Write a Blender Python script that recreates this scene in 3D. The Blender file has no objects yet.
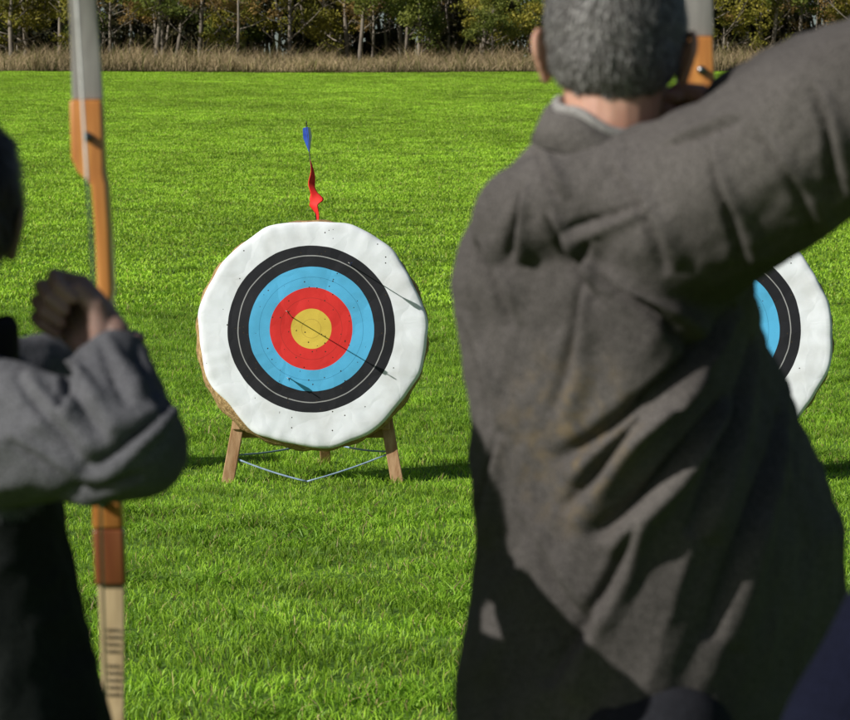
import bpy, math, random
import numpy as np
from mathutils import Vector, Matrix, noise, Quaternion
random.seed(7); rng=np.random.default_rng(7)
scene=bpy.context.scene
COL=scene.collection
# ------------------------------------------------------------------ helpers
def new_mat(name):
    m=bpy.data.materials.new(name); m.use_nodes=True
    nt=m.node_tree; b=nt.nodes['Principled BSDF']
    return m,nt,b
def N(nt,t,**k):
    n=nt.nodes.new(t)
    for a,v in k.items(): setattr(n,a,v)
    return n
def L(nt,a,b): nt.links.new(a,b)
def ramp(nt,stops,interp='LINEAR'):
    r=N(nt,'ShaderNodeValToRGB'); cr=r.color_ramp; cr.interpolation=interp
    while len(cr.elements)>1: cr.elements.remove(cr.elements[-1])
    cr.elements[0].position=stops[0][0]; cr.elements[0].color=(*stops[0][1],1)
    for p,c in stops[1:]:
        e=cr.elements.new(p); e.color=(*c,1)
    return r
def noise_col(name,c1,c2,scale=8,rough=.8,bump=0.0,bscale=200,detail=5,bdist=.002,spec=.2,coord='Object',stretch=None,sheen=0):
    m,nt,b=new_mat(name)
    tc=N(nt,'ShaderNodeTexCoord'); src=tc.outputs[coord]
    if stretch:
        mp=N(nt,'ShaderNodeMapping'); mp.inputs['Scale'].default_value=stretch
        L(nt,src,mp.inputs[0]); src=mp.outputs[0]
    n=N(nt,'ShaderNodeTexNoise'); n.inputs['Scale'].default_value=scale; n.inputs['Detail'].default_value=detail
    L(nt,src,n.inputs['Vector'])
    r=ramp(nt,[(.32,c1),(.68,c2)]); L(nt,n.outputs['Fac'],r.inputs[0]); L(nt,r.outputs[0],b.inputs['Base Color'])
    b.inputs['Roughness'].default_value=rough; b.inputs['Specular IOR Level'].default_value=spec
    if sheen: b.inputs['Sheen Weight'].default_value=sheen
    if bump:
        n2=N(nt,'ShaderNodeTexNoise'); n2.inputs['Scale'].default_value=bscale; n2.inputs['Detail'].default_value=3
        L(nt,src,n2.inputs['Vector'])
        bp=N(nt,'ShaderNodeBump'); bp.inputs['Strength'].default_value=bump; bp.inputs['Distance'].default_value=bdist
        L(nt,n2.outputs['Fac'],bp.inputs['Height']); L(nt,bp.outputs[0],b.inputs['Normal'])
    return m
def attr_mat(name,rough=.6,trans=0.0,nscale=None,spec=.2,lo=.75,hi=1.2,two=None):
    m,nt,b=new_mat(name)
    a=N(nt,'ShaderNodeAttribute',attribute_name='Col'); col=a.outputs['Color']
    if nscale:
        g=N(nt,'ShaderNodeNewGeometry')
        for sc,l_,h_ in [(nscale,lo,hi)]+([two] if two else []):
            n=N(nt,'ShaderNodeTexNoise'); n.inputs['Scale'].default_value=sc; n.inputs['Detail'].default_value=4
            n.inputs['Roughness'].default_value=.65
            L(nt,g.outputs['Position'],n.inputs['Vector'])
            mr=N(nt,'ShaderNodeMapRange'); mr.inputs[1].default_value=.32; mr.inputs[2].default_value=.68; mr.inputs[3].default_value=l_; mr.inputs[4].default_value=h_
            L(nt,n.outputs['Fac'],mr.inputs[0])
            mx=N(nt,'ShaderNodeVectorMath',operation='SCALE'); L(nt,col,mx.inputs[0]); L(nt,mr.outputs[0],mx.inputs['Scale']); col=mx.outputs[0]
    L(nt,col,b.inputs['Base Color']); b.inputs['Roughness'].default_value=rough; b.inputs['Specular IOR Level'].default_value=spec
    if trans:
        t=N(nt,'ShaderNodeBsdfTranslucent'); L(nt,col,t.inputs[0])
        mix=N(nt,'ShaderNodeMixShader'); mix.inputs[0].default_value=trans
        out=nt.nodes['Material Output']
        L(nt,b.outputs[0],mix.inputs[1]); L(nt,t.outputs[0],mix.inputs[2]); L(nt,mix.outputs[0],out.inputs[0])
    return m
def empty(name,loc=(0,0,0),rot=(0,0,0)):
    e=bpy.data.objects.new(name,None); e.location=loc; e.rotation_euler=rot; e.empty_display_size=.2; COL.objects.link(e); return e
def add(name,mesh,parent=None,world=False,mats=()):
    o=bpy.data.objects.new(name,mesh); COL.objects.link(o)
    for m in mats: mesh.materials.append(m)
    if parent:
        o.parent=parent
        if world:
            o.matrix_parent_inverse=(Matrix.LocRotScale(parent.location,parent.rotation_euler,None)).inverted()
    return o
def smooth(me):
    me.polygons.foreach_set('use_smooth',[True]*len(me.polygons)); me.update()
class Geo:
    def __init__(s): s.v=[]; s.f=[]
    def mesh(s,name,sm=True):
        me=bpy.data.meshes.new(name); me.from_pydata([tuple(p) for p in s.v],[],s.f); me.update()
        if sm: smooth(me)
        return me
    def sphere(s,c,r,M=None,nu=20,nv=12):
        if isinstance(r,(int,float)): r=(r,r,r)
        b=len(s.v); c=Vector(c)
        def P(x,y,z):
            p=Vector((x*r[0],y*r[1],z*r[2]))
            if M: p=M@p
            s.v.append(p+c)
        P(0,0,1)
        for j in range(1,nv):
            t=math.pi*j/nv
            for i in range(nu):
                a=2*math.pi*i/nu; P(math.sin(t)*math.cos(a),math.sin(t)*math.sin(a),math.cos(t))
        P(0,0,-1); last=len(s.v)-1
        for i in range(nu):
            k=(i+1)%nu
            s.f.append((b,b+1+i,b+1+k))
            for j in range(nv-2):
                q=b+1+j*nu; s.f.append((q+i,q+nu+i,q+nu+k,q+k))
            q=b+1+(nv-2)*nu; s.f.append((q+i,last,q+k))
    def cone(s,a,b_,ra,rb,n=16,cap=True,asp=None):
        a=Vector(a); b_=Vector(b_); d=(b_-a)
        if d.length<1e-6: return
        q=d.to_track_quat('Z','Y'); base=len(s.v)
        for c,r in ((a,ra),(b_,rb)):
            for i in range(n):
                t=2*math.pi*i/n; s.v.append(c+q@Vector((r*math.cos(t),r*math.sin(t),0)))
        for i in range(n):
            k=(i+1)%n; s.f.append((base+i,base+k,base+n+k,base+n+i))
        if cap:
            s.f.append(tuple(base+i for i in range(n))[::-1]); s.f.append(tuple(base+n+i for i in range(n)))
    def chain(s,pts,rs,n=16):
        for i,(p,r) in enumerate(zip(pts,rs)):
            s.sphere(p,r,nu=n,nv=10)
            if i: s.cone(pts[i-1],p,rs[i-1],r,n)
    def tube(s,pts,rs,n=8):
        pts=[Vector(p) for p in pts]; base=len(s.v)
        up=Vector((.31,.2,.93))
        for i,p in enumerate(pts):
            d=(pts[min(i+1,len(pts)-1)]-pts[max(i-1,0)]).normalized()
            x=d.cross(up).normalized()
            if x.length<.1: x=Vector((1,0,0))
            y=d.cross(x)
            for k in range(n):
                t=2*math.pi*k/n; s.v.append(p+x*math.cos(t)*rs[i]+y*math.sin(t)*rs[i])
        for i in range(len(pts)-1):
            for k in range(n):
                k2=(k+1)%n; s.f.append((base+i*n+k,base+i*n+k2,base+(i+1)*n+k2,base+(i+1)*n+k))
        s.f.append(tuple(base+k for k in range(n))[::-1]); e=base+(len(pts)-1)*n; s.f.append(tuple(e+k for k in range(n)))
    def loft(s,secs,n=48,ex=2.4):
        base=len(s.v)
        for cx,cy,z,a,b,rot in secs:
            for i in range(n):
                t=2*math.pi*i/n; c,sn=math.cos(t),math.sin(t)
                x=a*math.copysign(abs(c)**(2/ex),c); y=b*math.copysign(abs(sn)**(2/ex),sn)
                s.v.append(Vector((cx+x*math.cos(rot)-y*math.sin(rot),cy+x*math.sin(rot)+y*math.cos(rot),z)))
        for j in range(len(secs)-1):
            for i in range(n):
                k=(i+1)%n; s.f.append((base+j*n+i,base+j*n+k,base+(j+1)*n+k,base+(j+1)*n+i))
        s.f.append(tuple(base+i for i in range(n))[::-1]); e=base+(len(secs)-1)*n; s.f.append(tuple(e+i for i in range(n)))
    def box(s,c,h,M=None):
        base=len(s.v); c=Vector(c)
        for x in (-1,1):
            for y in (-1,1):
                for z in (-1,1):
                    p=Vector((x*h[0],y*h[1],z*h[2]))
                    if M: p=M@p
                    s.v.append(c+p)
        for f in ((0,1,3,2),(4,6,7,5),(0,4,5,1),(2,3,7,6),(0,2,6,4),(1,5,7,3)): s.f.append(tuple(base+i for i in f))
    def beam(s,a,b_,w,t,up=Vector((0,1,0))):
        a=Vector(a);b_=Vector(b_);d=(b_-a); z=d.normalized(); x=up.cross(z).normalized(); y=z.cross(x)
        s.box((a+b_)/2,(w/2,t/2,d.length/2),Matrix((x,y,z)).transposed())
def remesh(g,name,vox,it=4,fac=.5):
    me=g.mesh(name+'_src'); o=bpy.data.objects.new('tmp',me); COL.objects.link(o)
    m=o.modifiers.new('r','REMESH'); m.mode='VOXEL'; m.voxel_size=vox
    if it:
        m2=o.modifiers.new('s','SMOOTH'); m2.iterations=it; m2.factor=fac
    dg=bpy.context.evaluated_depsgraph_get(); dg.update()
    out=bpy.data.meshes.new_from_object(o.evaluated_get(dg)); out.name=name
    bpy.data.objects.remove(o); bpy.data.meshes.remove(me); smooth(out); return out
def arr(me):
    n=len(me.vertices); a=np.empty(n*3); me.vertices.foreach_get('co',a); b=np.empty(n*3); me.vertex_normals.foreach_get('vector',b)
    return a.reshape(-1,3),b.reshape(-1,3)
def setco(me,co): me.vertices.foreach_set('co',co.ravel()); me.update()
def segdist(co,a,b):
    a=np.array(a);b=np.array(b);d=b-a;t=np.clip(((co-a)@d)/(d@d),0,1); return np.linalg.norm(co-(a+t[:,None]*d),axis=1),t
def nz(co,M,seed=0.0):
    q=co@np.array(M).T+seed
    return np.array([noise.noise(Vector(p)) for p in q])
def set_col(me,cols):
    at=me.color_attributes.new(name='Col',type='FLOAT_COLOR',domain='POINT')
    c=np.ones((len(me.vertices),4)); c[:,:3]=cols; at.data.foreach_set('color',c.ravel())
def sstep(a,b,x):
    t=np.clip((x-a)/(b-a),0,1); return t*t*(3-2*t)
# ------------------------------------------------------------------ terrain
def gz(y):
    y=np.asarray(y,float)
    sp=lambda t,k: k*np.logaddexp(0,(t)/k)
    return -.10*sstep(8,14,y)+.075*sp(y-20,2.0)-.073*sp(y-114,3.0)
CAMZ=1.58
ys=np.concatenate([np.linspace(-80,0,6),np.arange(2,60,1.0),np.arange(60,130,2.0),np.linspace(132,900,20)])
xs=np.concatenate([np.linspace(-500,-60,6),np.linspace(-50,50,41),np.linspace(60,500,6)])
g=Geo()
for y in ys:
    z=float(gz(y))
    for x in xs: g.v.append(Vector((x,y,z+.03*math.sin(x*.23+y*.11)*min(1,max(0,(y-25)/20)))))
nx=len(xs)
for j in range(len(ys)-1):
    for i in range(nx-1): g.f.append((j*nx+i,j*nx+i+1,(j+1)*nx+i+1,(j+1)*nx+i))
mg=noise_col('ground_turf',(.070,.135,.015),(.14,.27,.030),scale=1.2,rough=.95,bump=.8,bscale=14,bdist=.05,detail=8)
add('ground',g.mesh('ground'),mats=[mg])
# ------------------------------------------------------------------ grass
def blades(n,size,hmin,hmax,w,cols,lean=.5,clump=True,seed=1,amp=.55,base=.5):
    r=np.random.default_rng(seed)
    x=r.uniform(-size/2,size/2,n); y=r.uniform(-size/2,size/2,n)
    h=r.uniform(hmin,hmax,n)
    lb=np.zeros((n,2))
    if clump:
        ph=r.uniform(0,6.28,8); k=2*math.pi/size
        f=(np.sin(k*2*x+k*y+ph[0])+np.sin(k*3*y-k*x+ph[1])+np.sin(k*5*x+k*4*y+ph[2])+np.sin(k*7*y-k*6*x+ph[3])+1.6*np.sin(k*11*x+ph[4])*np.sin(k*10*y+ph[5])+1.3*np.sin(k*17*x+k*6*y+ph[6])*np.sin(k*15*y-k*4*x+ph[7]))/6
        h=h*np.clip(1+amp*1.3*f,.3,2)
        lb=np.c_[np.sin(k*6*x+k*5*y+ph[3])+.8*np.sin(k*13*x-k*9*y+ph[6]),np.sin(k*7*y-k*4*x+ph[1])+.8*np.sin(k*12*y+k*8*x+ph[2])]*.5
    else: f=np.zeros(n)
    a=r.uniform(0,2*math.pi,n); la=r.uniform(0,2*math.pi,n); ln=r.uniform(0,lean,n)*h
    dx=np.cos(a)*w/2; dy=np.sin(a)*w/2; lx=np.cos(la)*ln+lb[:,0]*h; ly=np.sin(la)*ln+lb[:,1]*h
    v=np.zeros((n,5,3))
    v[:,0]=np.c_[x-dx,y-dy,np.full(n,-.01)]; v[:,1]=np.c_[x+dx,y+dy,np.full(n,-.01)]
    v[:,2]=np.c_[x-dx*.8+lx*.35,y-dy*.8+ly*.35,h*.6]; v[:,3]=np.c_[x+dx*.8+lx*.35,y+dy*.8+ly*.35,h*.6]
    v[:,4]=np.c_[x+lx,y+ly,h]
    me=bpy.data.meshes.new('blades'); idx=np.arange(n)*5
    faces=[]
    for i in idx: faces.append((i,i+1,i+3,i+2)); faces.append((i+2,i+3,i+4))
    me.from_pydata(v.reshape(-1,3).tolist(),[],[tuple(int(q) for q in fc) for fc in faces])
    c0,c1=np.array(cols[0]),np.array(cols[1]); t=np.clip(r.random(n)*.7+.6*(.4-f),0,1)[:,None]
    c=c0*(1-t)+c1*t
    if len(cols)>2:
        mk=r.random(n)<cols[3]; c[mk]=np.array(cols[2])*r.uniform(.7,1.2,(mk.sum(),1))
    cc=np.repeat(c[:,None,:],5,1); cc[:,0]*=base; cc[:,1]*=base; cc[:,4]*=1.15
    set_col(me,cc.reshape(-1,3)); return me
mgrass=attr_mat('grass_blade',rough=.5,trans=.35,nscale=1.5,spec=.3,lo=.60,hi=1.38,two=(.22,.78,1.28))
GC=[(.17,.345,.018),(.41,.64,.052),(.46,.40,.15),.06]
GF=[(.24,.43,.026),(.42,.64,.055),(.42,.44,.10),.06]
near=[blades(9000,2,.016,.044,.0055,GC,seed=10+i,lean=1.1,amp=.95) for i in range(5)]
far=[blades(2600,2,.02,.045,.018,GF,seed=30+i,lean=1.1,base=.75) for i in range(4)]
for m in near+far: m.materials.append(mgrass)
eg=empty('grass')
y=2.0
while y<108:
    hw=2.5+.18*y; x=-math.ceil(hw/2)*2
    while x<=hw:
        me=random.choice(near if y<28 else far)
        o=bpy.data.objects.new('turf_patch',me); COL.objects.link(o); o.parent=eg
        yc=y+1; sl=math.atan((float(gz(yc+1))-float(gz(yc-1)))/2)
        zc=float(gz(yc))+.03*math.sin(x*.23+yc*.11)*min(1,max(0,(yc-25)/20))
        o.matrix_local=Matrix.Translation((x,yc,zc))@Matrix.Rotation(sl,4,'X')@Matrix.Rotation(random.randrange(4)*math.pi/2,4,'Z')@Matrix.Diagonal((random.choice((-1,1)),1,random.uniform(.9,1.1),1))
        x+=2
    y+=2
tm=[]
for i in range(4):
    me=blades(90,.22,.04,.085,.006,[(.11,.24,.014),(.26,.47,.035),(.36,.30,.13),.08],lean=1.5,clump=False,seed=60+i); me.materials.append(mgrass); tm.append(me)
et=empty('grass_tufts')
for i in range(2600):
    y=4+28*random.random()**1.3; x=random.uniform(-1,1)*(2+.2*y)
    if noise.noise(Vector((x*.9,y*.6,3)))<.02: continue
    o=bpy.data.objects.new('tuft',random.choice(tm)); COL.objects.link(o); o.parent=et
    s=random.uniform(.4,1.15); o.location=(x,y,float(gz(y))); o.rotation_euler=(0,0,random.random()*6.28); o.scale=(s*1.4,s*1.4,s*.75)
# dry grass strip
mdry=attr_mat('dry_grass_blade',rough=.8,trans=.25,nscale=.25,lo=.6,hi=1.25)
dm=[]
for i in range(3):
    me=blades(2200,4,.18,.66,.022,[(.32,.24,.13),(.60,.46,.28),(.16,.18,.04),.12],lean=.5,seed=80+i,amp=1.0); me.materials.append(mdry); dm.append(me)
ed=empty('dry_grass',(0,110,0))
for j,yy in enumerate((108.6,111,113.5,116,119)):
    x=-60
    while x<60:
        o=bpy.data.objects.new('dry_patch',random.choice(dm)); COL.objects.link(o); o.parent=ed
        o.location=(x+random.uniform(-.5,.5),yy-110+random.uniform(-.4,.4),float(gz(yy))); o.rotation_euler=(0,0,random.choice((0,math.pi)))
        s=random.uniform(.6,1.3); o.scale=(1.1,.75,s)
        x+=3.6
# ------------------------------------------------------------------ trees
mbark=noise_col('bark',(.12,.10,.08),(.30,.26,.21),scale=6,rough=.9,bump=.5,bscale=20,bdist=.02,stretch=(1,1,.2))
mleaf=attr_mat('autumn_leaf',rough=.6,trans=.4,nscale=.12,lo=.62,hi=1.15)
def leafmesh(name,blobs,per,size,cA,cB,seed):
    r=np.random.default_rng(seed); V=[];C=[]
    for (c,rad,tone) in blobs:
        n=int(per*rad[0]*rad[1]*rad[2])+40
        d=r.normal(size=(n,3)); d/=np.linalg.norm(d,axis=1)[:,None]; rr=r.random(n)**.45
        p=np.array(c)+d*rr[:,None]*np.array(rad)
        a=r.normal(size=(n,3)); a/=np.linalg.norm(a,axis=1)[:,None]; b=np.cross(a,r.normal(size=(n,3))); b/=np.linalg.norm(b,axis=1)[:,None]
        s=size*r.uniform(.6,1.3,n)[:,None]
        V.append(np.stack([p-a*s*.5,p+b*s*.3,p+a*s*.5,p-b*s*.3],1))
        t=np.clip(tone+r.uniform(-.35,.35,n),0,1)[:,None]; cc=np.array(cA)*(1-t)+np.array(cB)*t
        C.append(np.repeat(cc[:,None,:],4,1))
    V=np.concatenate(V); C=np.concatenate(C); n=len(V)
    me=bpy.data.meshes.new(name); me.from_pydata(V.reshape(-1,3).tolist(),[],[(4*i,4*i+1,4*i+2,4*i+3) for i in range(n)])
    set_col(me,C.reshape(-1,3)); me.materials.append(mleaf); return me
def make_tree(seed,h,leafy,cA,cB):
    random.seed(seed); g=Geo()
    lean=Vector((random.uniform(-.3,.3),random.uniform(-.2,.2),0))
    pts=[Vector((0,0,-.2))]+[lean*(t*t)*h*.3+Vector((random.uniform(-.05,.05),random.uniform(-.05,.05),t*h*.85)) for t in (.15,.35,.55,.75,1)]
    r0=random.uniform(.07,.12); g.tube(pts,[r0*1.3,r0,r0*.85,r0*.6,r0*.35,r0*.12],8)
    blobs=[]
    for k in range(15):
        t=random.uniform(.18,.95); i=min(4,int(t*5)); p=pts[i].lerp(pts[i+1],t*5-i)
        a=random.random()*6.28; ln=(1.1-t)*h*.38*random.uniform(.6,1.1)
        e=p+Vector((math.cos(a)*ln,math.sin(a)*ln,ln*random.uniform(.3,1.0)))
        m=p.lerp(e,.5)+Vector((0,0,-.08)); rr=r0*.4*(1.1-t)
        g.tube([p,m,e],[rr,rr*.7,rr*.25],6)
        for q in range(3):
            e2=m.lerp(e,random.random())+Vector((random.uniform(-.6,.6),random.uniform(-.6,.6),random.uniform(-.3,.6)))
            g.tube([m.lerp(e,.3),e2],[rr*.5,rr*.15],5)
            if random.random()<leafy: blobs.append((tuple(e2),(random.uniform(.3,.65),random.uniform(.3,.65),random.uniform(.22,.45)),random.random()))
    return g.mesh('trunk'),leafmesh('leaves',blobs,900,.14,cA,cB,seed)
YG=((.19,.20,.03),(.48,.42,.07)); GR=((.10,.14,.03),(.27,.30,.06)); OR=((.22,.14,.05),(.48,.33,.11))
tv=[make_tree(1,6.5,.8,*YG),make_tree(2,5.5,.7,*GR),make_tree(3,6,.75,*YG),make_tree(4,7,.5,*OR),make_tree(5,5,.85,*GR),make_tree(6,6.2,.75,*YG)]
for a,b in tv: a.materials.append(mbark)
et2=empty('distant_tree_row',(0,118,0))
random.seed(21)
for row,(yy,sp) in enumerate(((113.5,3.2),(117,2.8),(121,2.6))):
    x=-48+row
    while x<48:
        a,b=random.choice(tv); s=random.uniform(.7,1.15); X=x+random.uniform(-.9,.9); Y=yy+random.uniform(-1,1)
        for me,nm in ((a,'trunk'),(b,'leaves')):
            o=bpy.data.objects.new(nm,me); COL.objects.link(o); o.parent=et2
            o.location=(X,Y-118,float(gz(Y))); o.rotation_euler=(0,0,X*7.1); o.scale=(s,s,s)
        x+=sp*random.uniform(.6,1.4)
hb=[]
for i in range(3):
    r=random.Random(50+i); bl=[((r.uniform(-4,4),r.uniform(-1.5,1.5),r.uniform(.1,5.5)),(r.uniform(.6,1.2),r.uniform(.5,.9),r.uniform(.4,.9)),r.random()) for _ in range(55)]
    hb.append(leafmesh('thicket_leaves',bl,260,.24,(.045,.05,.03),(.18,.16,.07),90+i))
    g=Geo()
    for k in range(26):
        x0=r.uniform(-4,4); y0=r.uniform(-1.5,1.5); g.tube([(x0,y0,-.2),(x0+r.uniform(-.3,.3),y0,2.2),(x0+r.uniform(-.8,.8),y0,5.5)],[.09,.06,.02],6)
    m=g.mesh('thicket_stems'); m.materials.append(mbark); hb.append(m)
eh=empty('woodland_thicket',(0,127,0))
for row,yy in enumerate((124.5,127.5,131)):
    x=-60
    while x<60:
        k=random.randrange(3)
        for me in (hb[2*k],hb[2*k+1]):
            o=bpy.data.objects.new('thicket',me); COL.objects.link(o); o.parent=eh; o.location=(x,yy-127,float(gz(yy))-.1); o.rotation_euler=(0,0,(k%2)*math.pi); o.scale=(1.05,1,1+.15*row)
        x+=6.5
# ------------------------------------------------------------------ archery targets
def face_mat():
    m,nt,b=new_mat('printed_target_face')
    tc=N(nt,'ShaderNodeTexCoord'); sx=N(nt,'ShaderNodeSeparateXYZ'); L(nt,tc.outputs['Object'],sx.inputs[0])
    cb=N(nt,'ShaderNodeCombineXYZ'); L(nt,sx.outputs[0],cb.inputs[0]); L(nt,sx.outputs[2],cb.inputs[1])
    off=N(nt,'ShaderNodeVectorMath',operation='ADD'); L(nt,cb.outputs[0],off.inputs[0]); off.inputs[1].default_value=(.006,-.022,0)
    ln=N(nt,'ShaderNodeVectorMath',operation='LENGTH'); L(nt,off.outputs[0],ln.inputs[0])
    nn=N(nt,'ShaderNodeTexNoise'); nn.inputs['Scale'].default_value=6; L(nt,tc.outputs['Object'],nn.inputs['Vector'])
    w=N(nt,'ShaderNodeMath',operation='MULTIPLY_ADD'); L(nt,nn.outputs['Fac'],w.inputs[0]); w.inputs[1].default_value=.012; L(nt,ln.outputs['Value'],w.inputs[2])
    d=N(nt,'ShaderNodeMath',operation='DIVIDE'); L(nt,w.outputs[0],d.inputs[0]); d.inputs[1].default_value=.622*1.25
    def P(v): return v/1.25
    gold=(.74,.54,.08); red=(.74,.035,.03); blue=(.10,.47,.78); blk=(.018,.018,.022); wh=(.84,.87,.92); l=.0025
    st=[(0,gold),(P(.1-l),(.52,.36,.06)),(P(.1+l),gold),(P(.2),red),(P(.3-l),(.48,.03,.025)),(P(.3+l),red),(P(.4),blue),(P(.5-l),(.06,.30,.52)),(P(.5+l),blue),(P(.6),blk),(P(.7-l*1.3),(.36,.36,.36)),(P(.7+l*1.3),blk),(P(.8),wh)]
    r=ramp(nt,st,'CONSTANT'); L(nt,d.outputs[0],r.inputs[0])
    v=N(nt,'ShaderNodeTexVoronoi'); v.inputs['Scale'].default_value=42; L(nt,cb.outputs[0],v.inputs['Vector'])
    lt=N(nt,'ShaderNodeMath',operation='LESS_THAN'); L(nt,v.outputs['Distance'],lt.inputs[0]); lt.inputs[1].default_value=.17
    sc=N(nt,'ShaderNodeSeparateColor'); L(nt,v.outputs['Color'],sc.inputs[0])
    th=N(nt,'ShaderNodeMapRange'); L(nt,ln.outputs['Value'],th.inputs[0]); th.inputs[1].default_value=.1; th.inputs[2].default_value=.62; th.inputs[3].default_value=.32; th.inputs[4].default_value=.025
    l2=N(nt,'ShaderNodeMath',operation='LESS_THAN'); L(nt,sc.outputs[0],l2.inputs[0]); L(nt,th.outputs[0],l2.inputs[1])
    mm=N(nt,'ShaderNodeMath',operation='MULTIPLY'); L(nt,lt.outputs[0],mm.inputs[0]); L(nt,l2.outputs[0],mm.inputs[1])
    mx=N(nt,'ShaderNodeMix',data_type='RGBA'); L(nt,mm.outputs[0],mx.inputs[0]); L(nt,r.outputs[0],mx.inputs[6]); mx.inputs[7].default_value=(.05,.035,.02,1)
    n3=N(nt,'ShaderNodeTexNoise'); n3.inputs['Scale'].default_value=5; n3.inputs['Detail'].default_value=8; L(nt,tc.outputs['Object'],n3.inputs['Vector'])
    r3=ramp(nt,[(.35,(.85,.84,.82)),(.55,(1,1,1))]); L(nt,n3.outputs['Fac'],r3.inputs[0])
    m2=N(nt,'ShaderNodeMix',data_type='RGBA',blend_type='MULTIPLY'); m2.inputs[0].default_value=1; L(nt,mx.outputs[2],m2.inputs[6]); L(nt,r3.outputs[0],m2.inputs[7])
    L(nt,m2.outputs[2],b.inputs['Base Color']); b.inputs['Roughness'].default_value=.5; b.inputs['Specular IOR Level'].default_value=.3
    n4=N(nt,'ShaderNodeTexVoronoi',feature='DISTANCE_TO_EDGE'); n4.inputs['Scale'].default_value=4.0
    ds=N(nt,'ShaderNodeTexNoise'); ds.inputs['Scale'].default_value=3; ds.inputs['Detail'].default_value=3; L(nt,tc.outputs['Object'],ds.inputs['Vector'])
    av=N(nt,'ShaderNodeVectorMath',operation='MULTIPLY_ADD'); L(nt,ds.outputs['Color'],av.inputs[0]); av.inputs[1].default_value=(.35,.35,.35); L(nt,tc.outputs['Object'],av.inputs[2]); L(nt,av.outputs[0],n4.inputs['Vector'])
    bp=N(nt,'ShaderNodeBump'); bp.inputs['Strength'].default_value=.35; bp.inputs['Distance'].default_value=.022; L(nt,n4.outputs['Distance'],bp.inputs['Height'])
    b2=N(nt,'ShaderNodeBump'); b2.inputs['Strength'].default_value=.6; b2.inputs['Distance'].default_value=.004; b2.invert=True; L(nt,mm.outputs[0],b2.inputs['Height']); L(nt,bp.outputs[0],b2.inputs['Normal'])
    L(nt,b2.outputs[0],b.inputs['Normal']); return m
mface=face_mat()
mstraw=noise_col('straw',(.22,.13,.055),(.58,.40,.19),scale=30,rough=.9,bump=.9,bscale=60,bdist=.01,stretch=(1,4,1))
mwood=noise_col('weathered_wood',(.30,.16,.075),(.50,.32,.18),scale=9,rough=.7,bump=.4,bscale=60,bdist=.003,stretch=(4,4,.5))
mcord=noise_col('blue_cord',(.20,.30,.45),(.38,.48,.62),scale=80,rough=.8)
mblackshaft=noise_col('arrow_shaft',(.02,.02,.02),(.05,.05,.05),scale=40,rough=.4)
mredf=noise_col('red_cloth',(.70,.02,.02),(.88,.05,.04),scale=20,rough=.6)
mbluef=noise_col('blue_vane',(.02,.06,.35),(.04,.12,.55),scale=20,rough=.5)
mwhitef=noise_col('white_vane',(.7,.7,.7),(.85,.85,.85),scale=20,rough=.5)
TILT=math.radians(-9)
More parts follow.
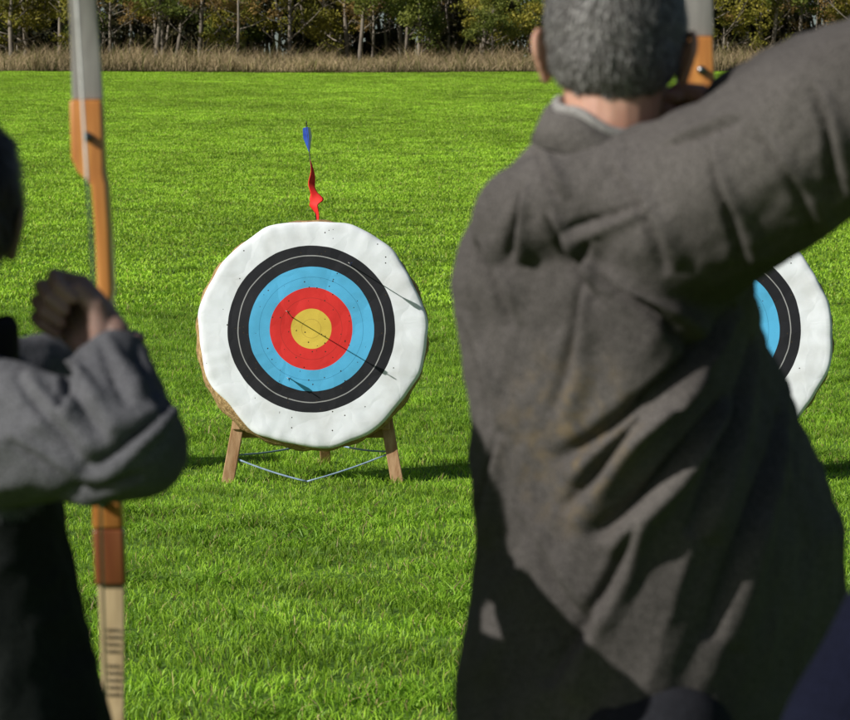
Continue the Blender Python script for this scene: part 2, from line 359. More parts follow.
def target(X,seed,rotz=0):
    gy=16.4; e=empty('archery_target',(X,gy,float(gz(gy))),(0,0,rotz)); rnd=random.Random(seed)
    c=Vector((0,0,.880)); R=Matrix.Translation(c)@Matrix.Rotation(TILT,4,'X')
    g=Geo(); n=96; prof=[(0,.0),(.30,0),(.60,.0),(.645,.010),(.674,.035),(.684,.07),(.678,.105),(.645,.128),(.5,.135),(0,.135)]
    for j,(r,yv) in enumerate(prof[1:-1]):
        for i in range(n):
            t=2*math.pi*i/n; k=1+.009*math.sin(t*24+j)+.006*math.sin(t*5+seed)+.004*rnd.random()
            g.v.append(Vector((r*k*math.cos(t)-.007,yv+.004*math.sin(t*24+j),r*k*math.sin(t)-.007)))
    for j in range(len(prof)-3):
        for i in range(n):
            k=(i+1)%n; g.f.append((j*n+i,j*n+k,(j+1)*n+k,(j+1)*n+i))
    g.f.append(tuple(range(n))[::-1]); b=(len(prof)-3)*n; g.f.append(tuple(b+i for i in range(n)))
    o=add('straw_boss',g.mesh('straw_boss'),e,mats=[mstraw]); o.matrix_local=R
    nv=11; ang=sorted([2*math.pi*(i+rnd.uniform(-.25,.25))/nv+seed for i in range(nv)]); rad=[rnd.uniform(.672,.692) for _ in ang]
    def rim(t):
        for i in range(nv):
            a0=ang[i]; a1=ang[(i+1)%nv]+(2*math.pi if i==nv-1 else 0); tt=t
            while tt<a0: tt+=2*math.pi
            while tt>a0+2*math.pi: tt-=2*math.pi
            if tt<=a1:
                p0=Vector((math.cos(a0),math.sin(a0)))*rad[i]; p1=Vector((math.cos(a1),math.sin(a1)))*rad[(i+1)%nv]
                d=Vector((math.cos(tt),math.sin(tt))); nn=Vector((-(p1-p0).y,(p1-p0).x)); chord=p0.dot(nn)/d.dot(nn)
                return .68*chord+.32*.682
        return .68
    g=Geo(); n=180; rr=[.04,.1,.16,.22,.28,.34,.40,.45,.5,.54,.58,.615,.645,.668,.685]; rr=[q/.685 for q in rr]
    rim_=[rim(2*math.pi*i/n) for i in range(n)]
    rimS=[sum(rim_[(i+k)%n] for k in range(-2,3))/5+.0012*math.sin(i*.9)-.022*math.exp(-((2*math.pi*i/n-3.85)/.22)**2) for i in range(n)]
    g.v.append(Vector((0,-.012,0)))
    for j,q in enumerate(rr+[1.004,.99]):
        for i in range(n):
            t=2*math.pi*i/n; r=rimS[i]*q; x=r*math.cos(t); z=r*math.sin(t)
            yv=-.012
            wr=noise.noise(Vector((x*4,z*4,seed)))*.005+noise.noise(Vector((x*14,z*14,seed)))*.0012
            if j>=9 and j<=14: wr+=.0022*math.sin(t*31+5*noise.noise(Vector((math.cos(t)*3,math.sin(t)*3,seed))))*(j-8)/6
            if j==13: yv=-.010
            if j==14: yv=-.002
            if j==15: yv=.018
            if j==16: yv=.030+.012*math.sin(t*7+seed)
            g.v.append(Vector((x,yv+wr,z)))
    for i in range(n): g.f.append((0,1+(i+1)%n,1+i))
    for j in range(len(rr)+1):
        for i in range(n):
            k=(i+1)%n; g.f.append((1+j*n+i,1+j*n+k,1+(j+1)*n+k,1+(j+1)*n+i))
    o=add('target_face',g.mesh('target_face'),e,mats=[mface]); o.matrix_local=R
    g=Geo()
    g.beam((-.50,-.03,-.01),(-.30,.23,1.16),.072,.045); g.beam((.50,-.03,-.01),(.29,.23,1.16),.072,.045)
    g.beam((0.04,1.08,-.02),(0,.30,1.20),.065,.045); g.beam((-.46,.10,.29),(.46,.10,.29),.07,.04,Vector((0,1,0)))
    g.beam((-.45,.0,.335),(-.43,.15,.335),.05,.05,Vector((0,0,1))); g.beam((.43,.0,.335),(.41,.15,.335),.05,.05,Vector((0,0,1)))
    g.beam((-.31,.25,1.12),(.31,.25,1.12),.06,.03)
    o=add('easel_stand',g.mesh('stand',False),e,mats=[mwood]); bv=o.modifiers.new('b','BEVEL'); bv.width=.005; bv.segments=2
    g=Geo()
    def cord(a,b_,sag):
        a=Vector(a);b_=Vector(b_); pts=[a.lerp(b_,t)+Vector((0,0,-sag*4*t*(1-t))) for t in [i/8 for i in range(9)]]; g.tube(pts,[.0055]*9,6)
    cord((-.44,.02,.16),(.02,.95,.17),.02); cord((.45,.02,.18),(.02,.95,.17),.02)
    cord((-.45,0,.14),(-.03,-.1,.015),.01); cord((.45,0,.17),(-.03,-.1,.015),.01)
    add('guy_cord',g.mesh('cord'),e,mats=[mcord])
    return e,R
T1,R1=target(-.66,1.3)
target(1.715,2.6,math.radians(-4)); target(-3.35,4.1,math.radians(4))
def arrow(tail,direction,length,vane,name='arrow',vs=1.0,r=.0030):
    e=empty(name,tail); q=Vector(direction).normalized().to_track_quat('Z','Y'); e.rotation_mode='QUATERNION'; e.rotation_quaternion=q
    g=Geo(); g.tube([(0,0,0),(0,0,length)],[r,r],8); g.tube([(0,0,-.014),(0,0,.004)],[r*.9,r*1.2],8); add('shaft',g.mesh('shaft'),e,mats=[mblackshaft])
    for k in range(3):
        a=k*2.094+.5; g=Geo(); d=Vector((math.cos(a),math.sin(a),0)); t=Vector((-d.y,d.x,0))*.0006
        pr=[(.003,.02),(.013*vs,.024),(.015*vs,.04*vs),(.003,.085*vs)]
        for s in (-1,1):
            for rr,z in pr: g.v.append(d*rr+t*s+Vector((0,0,z)))
        g.f=[(0,1,2,3),(7,6,5,4),(0,4,5,1),(1,5,6,2),(2,6,7,3),(3,7,4,0)]
        add('vane_%d'%(k+1),g.mesh('vane',False),e,mats=[vane if k else mwhitef])
    return e
def on_face(px,pz):
    return T1.location+(R1@Vector((px,-.012,pz)))
for (px,pz,dirn,ln,vm) in ((-.12,.09,(.02,1,-.13),.38,mredf),(.22,.40,(-.03,1,-.05),.28,mbluef),(-.13,-.27,(.03,1,-.04),.10,mblackshaft)):
    p=on_face(px,pz); d=Vector(dirn).normalized(); arrow(p-d*ln,d,ln+.05,vm)
tp=Vector((-.64,16.58,1.43)); tl=Vector((-.70,16.60,2.03)); d=(tp-tl).normalized()
ea=arrow(tl,d,(tp-tl).length+.08,mbluef,'ribbon_arrow',vs=2.0)
g=Geo()
prof=[(.21,.008,.0),(.24,.020,.004),(.29,.024,.010),(.33,.030,.0),(.37,.024,-.012),(.41,.022,.004),(.435,.046,.022),(.455,.052,.012),(.47,.024,.0),(.49,.042,-.012),(.52,.028,.008),(.56,.022,.012),(.60,.014,.004)]
for s,(z,w,off) in enumerate(prof):
    tw=z*15
    for sd in (-1,1): g.v.append(Vector((off+sd*w*(.6+.4*math.cos(tw)),sd*w*.6*math.sin(tw)+.006,z+sd*.006)))
g.f=[(2*i,2*i+1,2*i+3,2*i+2) for i in range(len(prof)-1)]
me=g.mesh('ribbon'); o=add('red_ribbon',me,None,mats=[mredf])
X=Vector((1,0,0))
for v in me.vertices:
    c=v.co.copy(); v.co=X*c.x+Vector((0,-1,0))*c.y+d*c.z
o.parent=ea; o.matrix_parent_inverse=Matrix.LocRotScale(Vector((0,0,0)),ea.rotation_quaternion,None).inverted()
sd=o.modifiers.new('s','SOLIDIFY'); sd.thickness=.002; ss=o.modifiers.new('ss','SUBSURF'); ss.render_levels=1
# ------------------------------------------------------------------ people
def skinmat(name,c1,c2):
    m=noise_col(name,c1,c2,scale=25,rough=.5,bump=.25,bscale=400,bdist=.001,spec=.35)
    b=m.node_tree.nodes['Principled BSDF']; b.inputs['Subsurface Weight'].default_value=.15; b.inputs['Subsurface Scale'].default_value=.01; return m
mskin=skinmat('skin',(.42,.21,.145),(.56,.33,.24)); mskinB=skinmat('skin_painted_shade',(.20,.125,.10),(.30,.19,.155))  # left archer's skin is darkened, with the shade on the hand put into its colour
meye=noise_col('eye',(.6,.6,.58),(.75,.75,.73),scale=3,rough=.2)
miris=noise_col('iris',(.02,.015,.01),(.05,.03,.02),scale=30,rough=.2)
mhair=attr_mat('hair',rough=.45,spec=.4)
mscalpA=noise_col('grey_hair_base',(.06,.052,.046),(.12,.11,.10),scale=60,rough=.8,bump=.5,bscale=250,bdist=.002)
mscalpB=noise_col('dark_hair_base',(.008,.007,.006),(.02,.016,.013),scale=60,rough=.7,bump=.7,bscale=250,bdist=.003)
def cloth(name,c1,c2,bs=520,wr=.35,dist=.0015,stain=None):
    m=noise_col(name,c1,c2,scale=4,rough=.92,bump=0,detail=8,spec=.10)
    nt=m.node_tree; b=nt.nodes['Principled BSDF']; tc=N(nt,'ShaderNodeTexCoord')
    base=b.inputs['Base Color'].links[0].from_socket
    sp=N(nt,'ShaderNodeTexNoise'); sp.inputs['Scale'].default_value=330; sp.inputs['Detail'].default_value=2; L(nt,tc.outputs['Object'],sp.inputs['Vector'])
    mr=N(nt,'ShaderNodeMapRange'); mr.inputs[1].default_value=.3; mr.inputs[2].default_value=.7; mr.inputs[3].default_value=.55; mr.inputs[4].default_value=1.45; L(nt,sp.outputs['Fac'],mr.inputs[0])
    sc=N(nt,'ShaderNodeVectorMath',operation='SCALE'); L(nt,base,sc.inputs[0]); L(nt,mr.outputs[0],sc.inputs['Scale']); out=sc.outputs[0]
    if stain:
        ns=N(nt,'ShaderNodeTexNoise'); ns.inputs['Scale'].default_value=34; ns.inputs['Detail'].default_value=7; ns.inputs['Roughness'].default_value=.7; L(nt,tc.outputs['Object'],ns.inputs['Vector'])
        dv=N(nt,'ShaderNodeVectorMath',operation='DISTANCE'); L(nt,tc.outputs['Object'],dv.inputs[0]); dv.inputs[1].default_value=stain
        mr2=N(nt,'ShaderNodeMapRange'); mr2.inputs[1].default_value=.14; mr2.inputs[2].default_value=.06; mr2.inputs[3].default_value=0; mr2.inputs[4].default_value=1; L(nt,dv.outputs['Value'],mr2.inputs[0])
        rr=ramp(nt,[(.47,(0,0,0)),(.62,(.7,.7,.7))]); L(nt,ns.outputs['Fac'],rr.inputs[0])
        ml=N(nt,'ShaderNodeMath',operation='MULTIPLY'); L(nt,rr.outputs[0],ml.inputs[0]); L(nt,mr2.outputs[0],ml.inputs[1])
        mx=N(nt,'ShaderNodeMix',data_type='RGBA'); L(nt,ml.outputs[0],mx.inputs[0]); L(nt,out,mx.inputs[6]); mx.inputs[7].default_value=(.17,.125,.065,1); out=mx.outputs[2]
    L(nt,out,b.inputs['Base Color'])
    a=N(nt,'ShaderNodeTexNoise'); a.inputs['Scale'].default_value=bs; a.inputs['Detail'].default_value=2; L(nt,tc.outputs['Object'],a.inputs['Vector'])
    c=N(nt,'ShaderNodeTexNoise'); c.inputs['Scale'].default_value=40; c.inputs['Detail'].default_value=6; c.inputs['Roughness'].default_value=.6; L(nt,tc.outputs['Object'],c.inputs['Vector'])
    b1=N(nt,'ShaderNodeBump'); b1.inputs['Strength'].default_value=wr; b1.inputs['Distance'].default_value=.006; L(nt,c.outputs['Fac'],b1.inputs['Height'])
    b2=N(nt,'ShaderNodeBump'); b2.inputs['Strength'].default_value=.8; b2.inputs['Distance'].default_value=dist; L(nt,a.outputs['Fac'],b2.inputs['Height']); L(nt,b1.outputs[0],b2.inputs['Normal'])
    L(nt,b2.outputs[0],b.inputs['Normal']); return m
mjackA=cloth('brushed_jacket',(.066,.060,.057),(.108,.099,.093),stain=(.13,3.17,1.30))
mcollar=cloth('collar_lining',(.18,.175,.17),(.27,.26,.25))
mfleeceB=cloth('grey_fleece',(.076,.077,.086),(.120,.121,.130),bs=300,dist=.003)
mtorsoShadeB=cloth('fleece_painted_shade',(.010,.012,.012),(.020,.023,.021))  # left archer's torso shade painted in as a near-black cloth colour
mblack=cloth('black_collar',(.008,.008,.01),(.015,.015,.018))
mnavy=cloth('navy_jacket',(.005,.006,.016),(.010,.012,.028))
mtrous=cloth('dark_trousers',(.015,.016,.02),(.03,.03,.036))
mshoe=noise_col('shoe_leather',(.02,.015,.012),(.05,.04,.03),scale=20,rough=.5)
def head(parent,c,face,tiltz,hairkind,sk=None):
    sk=sk or mskin
    f=Vector(face).normalized(); up=Vector(tiltz).normalized(); x=f.cross(up).normalized(); up=x.cross(f)
    W=Matrix.Translation(c)@Matrix((x,f,up)).transposed().to_4x4()
    g=Geo()
    g.sphere((0,-.012,.030),(.077,.097,.088)); g.sphere((0,-.03,.0),(.070,.075,.075)); g.sphere((0,.022,-.03),(.063,.073,.085)); g.sphere((0,.045,-.078),(.042,.04,.032))
    g.chain([(0,.090,.012),(0,.108,-.012),(0,.112,-.026)],[.008,.010,.014],10); g.chain([(-.012,.096,-.030),(.012,.096,-.030)],[.009,.009],8)
    g.chain([(-.022,.084,-.058),(0,.094,-.058),(.022,.084,-.058)],[.005,.008,.005],8); g.chain([(-.018,.084,-.067),(0,.092,-.068),(.018,.084,-.067)],[.005,.008,.005],8)
    g.chain([(-.045,.072,.020),(-.02,.088,.022),(.02,.088,.022),(.045,.072,.020)],[.008,.010,.010,.008],8)
    g.chain([(-.05,.05,-.02),(-.045,.06,-.03)],[.022,.018],8); g.chain([(.05,.05,-.02),(.045,.06,-.03)],[.022,.018],8)
    g.chain([(0,-.022,-.03),(0,-.032,-.10),(0,-.036,-.17)],[.058,.055,.060],20)
    for s in (-1,1):
        pts=[(s*.076,.002,.006),(s*.084,-.004,.017),(s*.090,-.016,.018),(s*.093,-.025,.008),(s*.091,-.026,-.007),(s*.086,-.019,-.023),(s*.080,-.008,-.037),(s*.076,.0,-.031)]
        g.chain(pts,[.0045,.005,.005,.005,.005,.005,.0065,.005],8)
        g.chain([(s*.076,-.004,.002),(s*.084,-.016,.002),(s*.084,-.014,-.013),(s*.076,-.004,-.020)],[.006,.006,.006,.006],8)
    me=remesh(g,'head',.0034,3)
    co,no=arr(me)
    z=co[:,2];y=co[:,1];ax=np.abs(co[:,0])
    line=np.where(y<-.03,-.058+.35*np.clip(y+.06,0,1)+.15*ax,0)
    line=np.where(y>=-.03,-.030+.0*y,line)
    line=np.where(y>-.005,.0+(y+.005)*.9,line); line=np.where(y>.04,.045+.25*(y-.04)+.12*ax,line)
    wob=nz(co,np.eye(3)*60)*.006
    m=sstep(-.008,.012,z-line+wob); isear=(ax>.0795)&(z<.028)&(z>-.048)&(y>-.04)&(y<.01); m[isear]=0
    th=.012 if hairkind=='B' else .005
    co2=co+no*(m*th*(1+.4*nz(co,np.eye(3)*30)))[:,None]
    setco(me,co2)
    me.materials.append(sk); me.materials.append(mscalpA if hairkind=='A' else mscalpB)
    mi=[1 if m[list(p.vertices)].mean()>.5 else 0 for p in me.polygons]
    me.polygons.foreach_set('material_index',mi)
    o=add('head',me,parent,world=True); o.matrix_basis=W
    r=np.random.default_rng(5); idx=np.where(m>.25)[0]; n=30000 if hairkind=='A' else 9000; pick=r.choice(idx,n)
    co3,no3=arr(me); P=co3[pick]+r.normal(size=(n,3))*.0012; NN=no3[pick]
    flow=np.array([0,.25,-1.0])[None,:]+r.normal(size=(n,3))*.28; top=np.clip((P[:,2]-.07)/.04,0,1)[:,None]
    flow=flow*(1-top)+(np.array([0,1.0,.0])+r.normal(size=(n,3))*.4)*top
    flow-=NN*(flow*NN).sum(1)[:,None]; flow/=np.linalg.norm(flow,axis=1)[:,None]
    ln=(r.uniform(.006,.014,n) if hairkind=='A' else r.uniform(.012,.028,n))[:,None]*(.45+.55*m[pick])[:,None]
    tip=P+flow*ln*.9+NN*ln*(.28 if hairkind=='A' else .2); mid=P+flow*ln*.4+NN*ln*.22
    sd_=np.cross(flow,NN)*.00045
    V=np.stack([P-sd_,P+sd_,mid+sd_,mid-sd_,tip],1); h=bpy.data.meshes.new('hair_strands')
    fc=[]
    for i in range(n): b=5*i; fc.append((b,b+1,b+2,b+3)); fc.append((b+3,b+2,b+4))
    h.from_pydata(V.reshape(-1,3).tolist(),[],fc)
    if hairkind=='A':
        gy_=np.clip((P[:,2]-.0)/.10,0,1)*.35
        k=r.random(n); k=np.where(r.random(n)<.18+gy_,k*.6+.4,k*.3); c=np.array([.036,.030,.026])[None]*(1-k[:,None])+np.array([.46,.45,.43])[None]*k[:,None]
    else: c=np.array([.010,.008,.007])[None]*r.uniform(.6,2.2,(n,1))
    set_col(h,np.repeat(c[:,None,:],5,1).reshape(-1,3)); h.materials.append(mhair)
    o=add('hair',h,parent,world=True); o.matrix_basis=W
    g=Geo(); g2=Geo()
    for s in (-1,1): g.sphere((s*.031,.078,.003),.0125); g2.sphere((s*.031,.0865,.003),.0055)
    o=add('eyes',g.mesh('eyes'),parent,world=True,mats=[meye]); o.matrix_basis=W
    o=add('irises',g2.mesh('irises'),parent,world=True,mats=[miris]); o.matrix_basis=W
    return W
def hand(parent,name,c,xdir,ydir,curl=(75,85,45),side=1,mat=None,thumbclose=1,sc=1.0):
    x=Vector(xdir).normalized(); y=Vector(ydir); y=(y-x*y.dot(x)).normalized(); z=x.cross(y)*side
    M=Matrix((x,y,z)).transposed().to_4x4(); W=Matrix.Translation(c)@M@Matrix.Scale(sc,4)
    g=Geo(); zs=(.030,.0105,-.009,-.028); ls=((.040,.025,.020),(.045,.028,.021),(.042,.026,.020),(.033,.020,.018))
    for k,(zz,l3) in enumerate(zip(zs,ls)):
        g.chain([(-.045,0,zz*.55),(-.01,-.003,zz*.8),(.042-.004*abs(k-1),-.004,zz)],[.017,.0145,.0110],12)
        p=Vector((.042-.004*abs(k-1),-.004,zz)); a=0; pts=[p.copy()]
        for l,cu in zip(l3,curl):
            a+=math.radians(cu+random.uniform(-4,4)); p=p+Vector((math.cos(a)*l,math.sin(a)*l,-zz*.05)); pts.append(p.copy())
        g.chain(pts,[.0100,.0088,.0082,.0070],12)
    g.chain([(-.03,.008,.012),(-.012,.016,.030),(.012,.026,.034),(.030,.030,.022)],[.017,.013,.0105,.009],12)
    g.chain([(-.085,0,0),(-.045,0,0)],[.026,.024],14)
    me=remesh(g,name,.0021,2); me.materials.append(mat or mskin)
    o=add(name,me,parent,world=True); o.matrix_basis=W
    if side<0: me.flip_normals()
    return W
def legs(parent,hip,feet,facing,hemz=.9,mat=None):
    g=Geo(); hip=Vector(hip)
    for i,(fx,fy) in enumerate(feet):
        f=Vector((fx,fy,.07)); h=hip.lerp(Vector((fx,fy,hip.z)),.45); k=h.lerp(f,.5)+Vector(facing)*.03
        g.chain([h,k.lerp(h,.5),k,k.lerp(f,.35),f+Vector((0,0,.0))],[.105,.09,.068,.062,.052],20)
    g.sphere(hip+Vector((0,0,.02)),(.17,.15,.14)); me=remesh(g,'trousers',.012,3)
    co,no=arr(me); me_n=nz(co,np.diag([9,9,16]))*.010; co=co+no*me_n[:,None]; setco(me,co)
    add('trousers',me,parent,world=True,mats=[mat or mtrous])
    g=Geo()
    for (fx,fy) in feet:
        d=Vector(facing); gzv=float(gz(fy)); a=Vector((fx,fy,gzv+.042))
        g.chain([a-d*.06,a,a+d*.10,a+d*.17],[.040,.044,.041,.032],14); g.chain([a-d*.03,a-d*.03+Vector((0,0,.06))],[.045,.045],14)
    me=remesh(g,'shoes',.008,2); co,no=arr(me); z0=float(gz(feet[0][1])); co[:,2]=np.maximum(co[:,2],z0+.004); setco(me,co)
    add('shoes',me,parent,world=True,mats=[mshoe])
def bow(grip,tilt,nock,name='recurve_bow'):
    e=empty(name,grip)
    mris=noise_col('riser_wood',(.40,.14,.035),(.64,.28,.07),scale=9,rough=.3,stretch=(9,9,.5),spec=.5,detail=8)
    mris2=noise_col('riser_dark_wood',(.16,.05,.02),(.28,.10,.035),scale=7,rough=.3,stretch=(6,6,.6),spec=.5)
    mlg=noise_col('limb_grey',(.28,.26,.25),(.38,.36,.34),scale=30,rough=.35,spec=.5,stretch=(3,3,.2)); mlb=noise_col('limb_beige',(.40,.30,.16),(.54,.42,.24),scale=30,rough=.35,spec=.5,stretch=(3,3,.2))
    mst=noise_col('bowstring',(.55,.55,.5),(.7,.7,.65),scale=90,rough=.7); mmet=noise_col('bolt_steel',(.15,.15,.15),(.25,.25,.25),scale=30,rough=.3)
    mmet.node_tree.nodes['Principled BSDF'].inputs['Metallic'].default_value=.9
    def pos(s):
        u=max(0,(abs(s)-.3)/.52); y=-.20*u**1.7+(.05*max(0,u-.8)/.2 if u>.8 else 0)
        return Vector((tilt*s,y,s*(1-.05*u)))
    def bar(st,mat,nm,bev=.004):
        g=Geo()
        for (s,w,t,ox) in st:
            p=pos(s)+Vector((ox,0,0))
            for a,b in ((-1,-1),(1,-1),(1,1),(-1,1)): g.v.append(p+Vector((a*w/2,b*t/2,0)))
        for j in range(len(st)-1):
            for i in range(4): k=(i+1)%4; g.f.append((4*j+i,4*j+k,4*j+4+k,4*j+4+i))
        g.f.append((3,2,1,0)); q=4*len(st)-4; g.f.append((q,q+1,q+2,q+3))
        o=add(nm,g.mesh(nm,False),e,mats=[mat]); m=o.modifiers.new('b','BEVEL'); m.width=bev; m.segments=3; m.limit_method='ANGLE'; m.angle_limit=math.radians(25)
        smooth(o.data)
    ri=[(-.25,.040,.030,0),(-.20,.036,.045,0),(-.14,.030,.055,0),(-.08,.027,.06,0),(-.02,.026,.055,0),(.03,.034,.06,0),(.05,.034,.055,0),(.062,.019,.052,.010),(.14,.019,.05,.010),(.20,.020,.05,.008),(.215,.034,.045,-.002),(.235,.042,.04,-.006),(.31,.042,.026,-.006)]
    bar(ri,mris,'riser'); bar([(-.325,.040,.026,0),(-.2505,.040,.030,0)],mris2,'riser_end')
    bar([(.3105,.040,.013,-.004)]+[(.3105+.5*k/10,.040-.022*k/10,.010-.004*k/10,-.004+.004*k/10) for k in range(1,11)],mlg,'upper_limb',.0015)
    bar([(-.3255,.034,.013,0)]+[(-.3255-.485*k/10,.034-.017*k/10,.010-.004*k/10,0) for k in range(1,11)],mlb,'lower_limb',.0015)
    g=Geo(); nl=Vector(nock)-Vector(grip); g.tube([pos(.80)+Vector((0,-.006,0)),nl,pos(-.80)+Vector((0,-.006,0))],[.0013,.0018,.0013],6)
    add('bowstring',g.mesh('bowstring'),e,mats=[mst])
    g=Geo()
    for s in (.262,-.215):
        p=pos(s); g.cone(p+Vector((-.004,-.028,0)),p+Vector((-.004,-.018,0)),.006,.006,16)
    add('limb_bolts',g.mesh('bolts'),e,mats=[mmet])
    g=Geo(); rl=random.Random(3)
    for k in range(9):
        s=-.385-.0095*k-(.01 if k>3 else 0); p=pos(s); xx=-.009
        while xx<.008:
            wl=rl.uniform(.001,.0035); g.box(p+Vector((xx+wl/2,-.0078,0)),(wl/2,.0006,.0011)); xx+=wl+.0012
    add('limb_lettering',g.mesh('letters',False),e,mats=[mblackshaft])
    g=Geo(); g.tube([nl+Vector((0,-.01,.0)),Vector((-.012,.03,.045))],[.003,.003],8); add('nocked_arrow',g.mesh('na'),e,mats=[mblackshaft])
    return e
def basis(dv,along,across):
    d=Vector(dv).normalized(); o=d.orthogonal().normalized(); p=d.cross(o); return [list(d*along),list(o*across),list(p*across)]
rg=lambda n:(1-np.abs(n)*2.2)
def fold2d(co,no,a,b_,w,dep,ymax):
    """garment fold on the back side, running in the X/Z plane from a to b"""
    a=np.array(a);b_=np.array(b_);d=b_-a; ln=np.linalg.norm(d); d=d/ln; nrm=np.array([-d[1],d[0]])
    q=co[:,[0,2]]-a; t=(q@d)/ln; s=q@nrm
    s=s+.25*w*np.sin(t*5.0+a[0]*40)
    env=np.clip(t,0,1)*np.clip(1-t,0,1)*4; env=np.where((t>0)&(t<1),np.sqrt(env),0)
    ww=w*(.6+.8*np.clip(t,0,1))
    h=np.exp(-((s-ww)/ww)**2)-1.25*np.exp(-((s+.5*ww)/(.55*ww))**2)
    mask=sstep(.15,-.25,no[:,1])*(co[:,1]<ymax)
    return dep*h*env*mask
# ---------------- archer with jacket (right of picture)
A=empty('archer',(.26,3.27,0))
g=Geo(); secs=[]
for z,xl,xr in ((.82,.055,.45),(.95,.05,.462),(1.07,.060,.472),(1.17,.070,.474),(1.24,.068,.455),(1.35,.058,.424),(1.43,.048,.398),(1.48,.038,.380),(1.53,.047,.368),(1.57,.068,.352),(1.61,.095,.325),(1.64,.120,.295),(1.665,.140,.27),(1.68,.155,.26)):
    ro=-math.radians(43)
    w=(xr-xl)/2; k=math.sqrt(math.cos(ro)**2+(.60*math.sin(ro))**2)*1.10; a=w/k
    secs.append(((xl+xr)/2,3.31+.02*(1.3-z),z,a,a*.60,ro))
g.loft(secs,ex=4.0,n=64)
g.chain([(.295,3.19,1.56),(.36,3.11,1.605),(.43,3.03,1.66),(.525,2.955,1.717)],[.110,.102,.096,.082],24)
g.chain([(.125,3.30,1.555),(.19,3.235,1.578),(.27,3.20,1.575)],[.070,.078,.095],20)
g.chain([(.525,2.955,1.717),(.44,3.14,1.705),(.365,3.295,1.690)],[.080,.060,.045],20)
g.chain([(.130,3.37,1.50),(.20,3.60,1.50),(.30,3.75,1.50),(.37,3.87,1.495)],[.083,.066,.055,.044],20)
me=remesh(g,'jacket',.0052,10); co,no=arr(me)
armd,armt=segdist(co,(.30,3.19,1.565),(.525,2.955,1.72))
# the right flank of the jacket falls away from the shoulder-blade ridge (body stands side-on)
xr_=np.interp(co[:,2],[.8,1.0,1.2,1.35,1.48],[.20,.205,.225,.235,.29])
sp_=.022*np.logaddexp(0,(co[:,0]-xr_)/.022)
fl=sstep(1.52,1.40,co[:,2])*sstep(3.62,3.40,co[:,1])
co[:,1]+=1.05*sp_*fl
kx=np.interp(co[:,2],[.8,1.05,1.2,1.35,1.45],[.22,.20,.16,.08,.0])
co[:,0]+=kx*sp_
setco(me,co); co,no=arr(me)
aw=np.exp(-(armd/.13)**4); tw=1-aw
n1=nz(co,basis((.75,-.1,.62),2.2,11)); n2=nz(co,basis((.1,0,1),3,12),7.3); n3=nz(co,basis((.6,0,.8),6,30),3.1); n6=nz(co,basis((.5,0,.8),12,55),5.5)
d1=tw*(.008*n1+.006*rg(n2)*sstep(1.45,1.1,co[:,2])+.0045*n3+.002*n6)
n4=nz(co,basis((.3,-.3,-.9),3.0,13),2.2); n5=nz(co,basis((.75,-.5,.4),4,24),9.1)
d1+=aw*(.006*n4+.004*n5+.002*n6)
def PX(x,y): return ((x-425)/875,1.58+(200-y)/875)
for (p,q,w,dp) in (((745,310),(560,475),.012,.022),((690,365),(565,520),.011,.020),((735,400),(600,545),.012,.020),((590,240),(560,420),.010,.010),
    ((522,185),(516,262),.007,.012),((545,215),(600,300),.008,.012),((482,240),(520,330),.008,.009),((468,320),(498,440),.008,.010),((500,440),(482,560),.008,.009),
    ((600,270),(700,345),.010,.016),((770,340),(700,540),.012,.014),((800,420),(720,650),.014,.014),((640,520),(560,700),.013,.012),((520,520),(600,640),.010,.008),
    ((610,165),(665,270),.008,.011),((690,150),(735,265),.008,.010),((780,95),(815,200),.008,.010),((730,130),(800,235),.007,.007),((650,150),(720,120),.006,.007),((535,140),(560,200),.006,.008),((640,200),(560,240),.008,.009)):
    d1+=fold2d(co,no,PX(*p),PX(*q),w,dp,3.40)
co=co+no*d1[:,None]; setco(me,co); add('jacket',me,A,world=True,mats=[mjackA])
def collar(parent,c,a,b,h,tiltM,mat,mat2,nm='collar'):
    g=Geo(); n=56
    pr=[(0.014,-.030),(.011,h*.3),(.008,h*.8),(.002,h),(-.005,h+.001),(-.008,h*.8),(-.006,-.03)]
    for j,(o_,z) in enumerate(pr):
        for i in range(n):
            t=2*math.pi*i/n; k=1+.012*math.sin(3*t); g.v.append(Vector(c)+tiltM@Vector(((a*k+o_)*math.cos(t),(b*k+o_)*math.sin(t),z+.003*math.sin(5*t))))
    m=len(pr)
    for j in range(m):
        j2=(j+1)%m
        for i in range(n):
            k=(i+1)%n; g.f.append((j*n+i,j*n+k,j2*n+k,j2*n+i))
    o=add(nm,g.mesh(nm),parent,world=True,mats=[mat])
    if mat2:
        g=Geo()
        pts=[Vector(c)+tiltM@Vector(((a-.001)*math.cos(t),(b-.001)*math.sin(t),h+.003+.003*math.sin(5*t))) for t in [2*math.pi*i/48 for i in range(49)]]
        g.tube(pts,[.0065]*49,8); add(nm+'_lining',g.mesh('lining'),parent,world=True,mats=[mat2])
tl=Matrix.Rotation(math.radians(20),3,'Y')@Matrix.Rotation(math.radians(8),3,'X')
collar(A,(.208,3.258,1.652),.066,.070,.016,tl,mjackA,mcollar)
head(A,Vector((.222,3.285,1.756)),(.10,1,-.02),(.02,-.02,1),'A')
hand(A,'right_hand',(.325,3.35,1.675),(-.75,.6,.05),(-.6,-.8,0),side=1)
hand(A,'left_hand',(.385,3.935,1.49),(.2,.9,.0),(1,-.15,0),curl=(70,80,50),side=-1)
legs(A,(.26,3.36,.93),[(.22,3.58),(.28,3.10)],(.95,.1,0))
bow((.40,3.97,1.50),-.03,(.30,3.37,1.69))
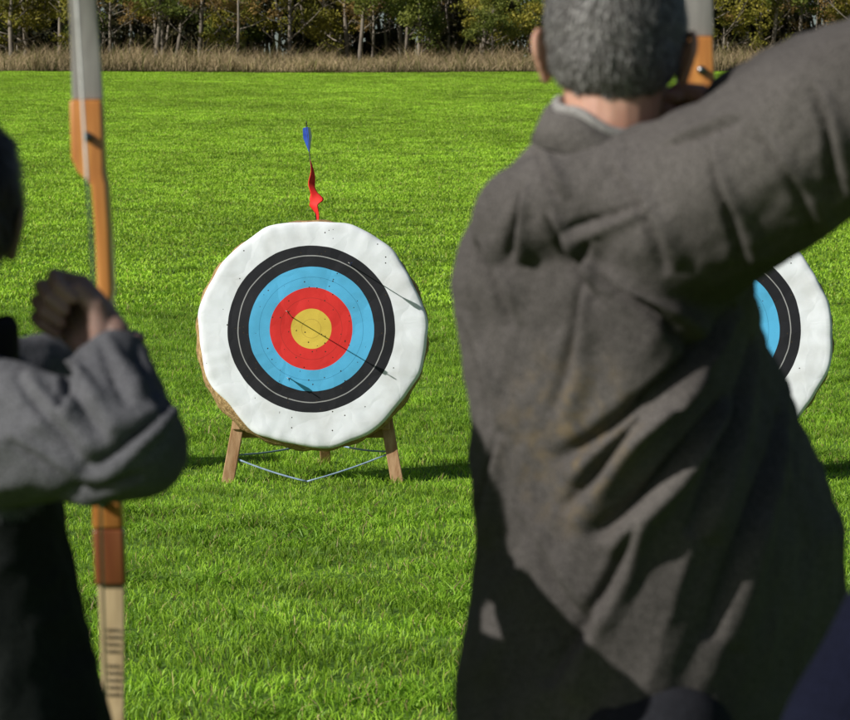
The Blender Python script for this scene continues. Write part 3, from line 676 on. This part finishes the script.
# ---------------- archer at left
Bm=empty('archer',(-.57,3.1,0))
g=Geo(); secs=[]
for z,xl,xr in ((.70,-.79,-.32),(.85,-.78,-.335),(1.0,-.765,-.36),(1.10,-.755,-.385),(1.2,-.755,-.405),(1.28,-.755,-.42),(1.34,-.745,-.43),(1.385,-.71,-.45),(1.41,-.66,-.48)):
    w=(xr-xl)/2; a=w/.92; secs.append(((xl+xr)/2,3.14,z,a,a*.62,math.radians(-30)))
g.loft(secs)
EL=(-.312,2.94,1.325); WR=(-.338,3.035,1.400)
g.chain([(-.49,3.04,1.330),(-.41,2.985,1.325),EL],[.078,.070,.060],24)
g.chain([EL,(-.330,2.99,1.365),WR],[.058,.049,.038],20)
g.chain([(-.66,3.2,1.33),(-.57,3.40,1.345),(-.48,3.53,1.36),(-.445,3.585,1.368)],[.075,.06,.048,.040],20)
me=remesh(g,'fleece',.0048,7); co,no=arr(me)
u,_=segdist(co,(-.49,3.04,1.33),EL); f_,_=segdist(co,EL,WR); l_,_=segdist(co,(-.66,3.2,1.33),(-.445,3.585,1.368))
dm_=np.minimum(np.minimum(u,f_),l_); aw=np.exp(-(dm_/.11)**4)
d1=.005*nz(co,basis((.5,-.3,-.8),3,15))+.004*rg(nz(co,basis((.9,0,.4),4,22),4.))+.002*nz(co,basis((.3,0,1),10,40),5.)+(1-aw)*.008*nz(co,basis((.1,0,1),2,11),8.)
def PB(x,y): return ((x-425)/945,1.58+(200-y)/945)
for (p,q,w,dp) in (((40,350),(120,430),.008,.010),((20,375),(100,460),.008,.009),((95,345),(140,400),.007,.008),((70,345),(70,420),.006,.007),((130,350),(175,410),.007,.008),((10,430),(90,485),.008,.008),((165,420),(90,470),.008,.008),((150,470),(60,495),.007,.006),((180,400),(130,440),.006,.006),((60,520),(85,680),.01,.008)):
    d1+=fold2d(co,no,PB(*p),PB(*q),w,dp,3.15)
co=co+no*d1[:,None]; setco(me,co)
me.materials.append(mfleeceB); me.materials.append(mtorsoShadeB)
mk=(dm_>.094)&(co[:,2]<1.40); mi=[1 if mk[p.vertices[0]] else 0 for p in me.polygons]; me.polygons.foreach_set('material_index',mi)  # torso away from the sleeves takes the colour darkened to imitate shade
add('fleece_with_shade',me,Bm,world=True)
collar(Bm,(-.540,3.12,1.410),.074,.077,.045,Matrix.Rotation(math.radians(6),3,'Y'),mblack,None)
head(Bm,Vector((-.533,3.09,1.557)),(.02,1,-.03),(.03,0,1),'B',mskinB)
hc=Vector((-.374,3.085,1.445))
WB=hand(Bm,'right_hand',hc,(-.58,.46,.50),(-.50,-.85,0.1),side=1,sc=.95,mat=mskinB)
nk=Vector((-.364,3.085,1.462))
hand(Bm,'left_hand',(-.425,3.635,1.372),(.15,.9,0),(1,-.15,0),curl=(70,80,50),side=-1,mat=mskinB)
legs(Bm,(-.55,3.14,.85),[(-.60,3.38),(-.50,2.9)],(.95,.1,0))
bow((-.424,3.66,1.40),-.035,nk)
# ---------------- bystander at lower right
C=empty('bystander',(.78,2.65,0))
g=Geo(); secs=[(.78,2.65,z,w,w*.6,math.radians(-8)) for z,w in ((.80,.20),(.95,.195),(1.1,.19),(1.25,.20),(1.35,.205),(1.41,.18),(1.45,.12),(1.48,.075))]
g.loft(secs)
for pts in ([(.60,2.64,1.37),(.50,2.62,1.26),(.395,2.60,1.07),(.46,2.78,.96),(.54,2.86,.93)],[(.96,2.64,1.37),(1.02,2.64,1.2),(1.06,2.64,1.06),(1.0,2.8,.96),(.93,2.87,.93)]):
    g.chain(pts,[.078,.072,.062,.05,.04],20)
me=remesh(g,'jacket',.009,5); co,no=arr(me); d1=.008*nz(co,basis((.5,-.3,-.8),3,13))+.005*nz(co,basis((.9,0,.4),4,20),4.); co=co+no*d1[:,None]; setco(me,co)
add('navy_jacket',me,C,world=True,mats=[mnavy])
head(C,Vector((.78,2.66,1.60)),(-.1,1,-.03),(0,0,1),'B')
hand(C,'right_hand',(.58,2.88,.93),(.95,.2,0),(0,-1,0),curl=(20,25,15),side=-1); hand(C,'left_hand',(.89,2.89,.93),(-.95,.2,0),(0,-1,0),curl=(20,25,15),side=1)
legs(C,(.78,2.66,.85),[(.67,2.66),(.89,2.66)],(0,1,0))
# ------------------------------------------------------------------ light
vs=Vector((-1.95,-1.05,1.3)).normalized()
sl=bpy.data.lights.new('sun','SUN'); sl.energy=5.0; sl.angle=math.radians(.5); sl.color=(1,.965,.90)
so=bpy.data.objects.new('sun',sl); COL.objects.link(so); so.rotation_mode='QUATERNION'; so.rotation_quaternion=vs.to_track_quat('Z','Y'); so.location=(-10,-6,12)
w=bpy.data.worlds.new('World'); scene.world=w; w.use_nodes=True; nt=w.node_tree
sk=nt.nodes.new('ShaderNodeTexSky'); sk.sky_type='NISHITA'; sk.sun_disc=False; sk.sun_elevation=math.asin(vs.z); sk.sun_rotation=math.atan2(vs.x,vs.y)
nt.links.new(sk.outputs[0],nt.nodes['Background'].inputs[0]); nt.nodes['Background'].inputs[1].default_value=.05
# ------------------------------------------------------------------ camera
cd=bpy.data.cameras.new('camera'); cam=bpy.data.objects.new('camera',cd); COL.objects.link(cam); scene.camera=cam
cam.location=(0,0,CAMZ); cam.rotation_euler=(math.radians(90)-math.atan(160/2800),0,0)
cd.sensor_width=36; cd.lens=36*2800/850; cd.clip_start=.1; cd.clip_end=2000
cd.dof.use_dof=True; cd.dof.focus_distance=16.0; cd.dof.aperture_fstop=12
scene.view_settings.view_transform='Standard'; scene.view_settings.look='None'; scene.view_settings.exposure=0
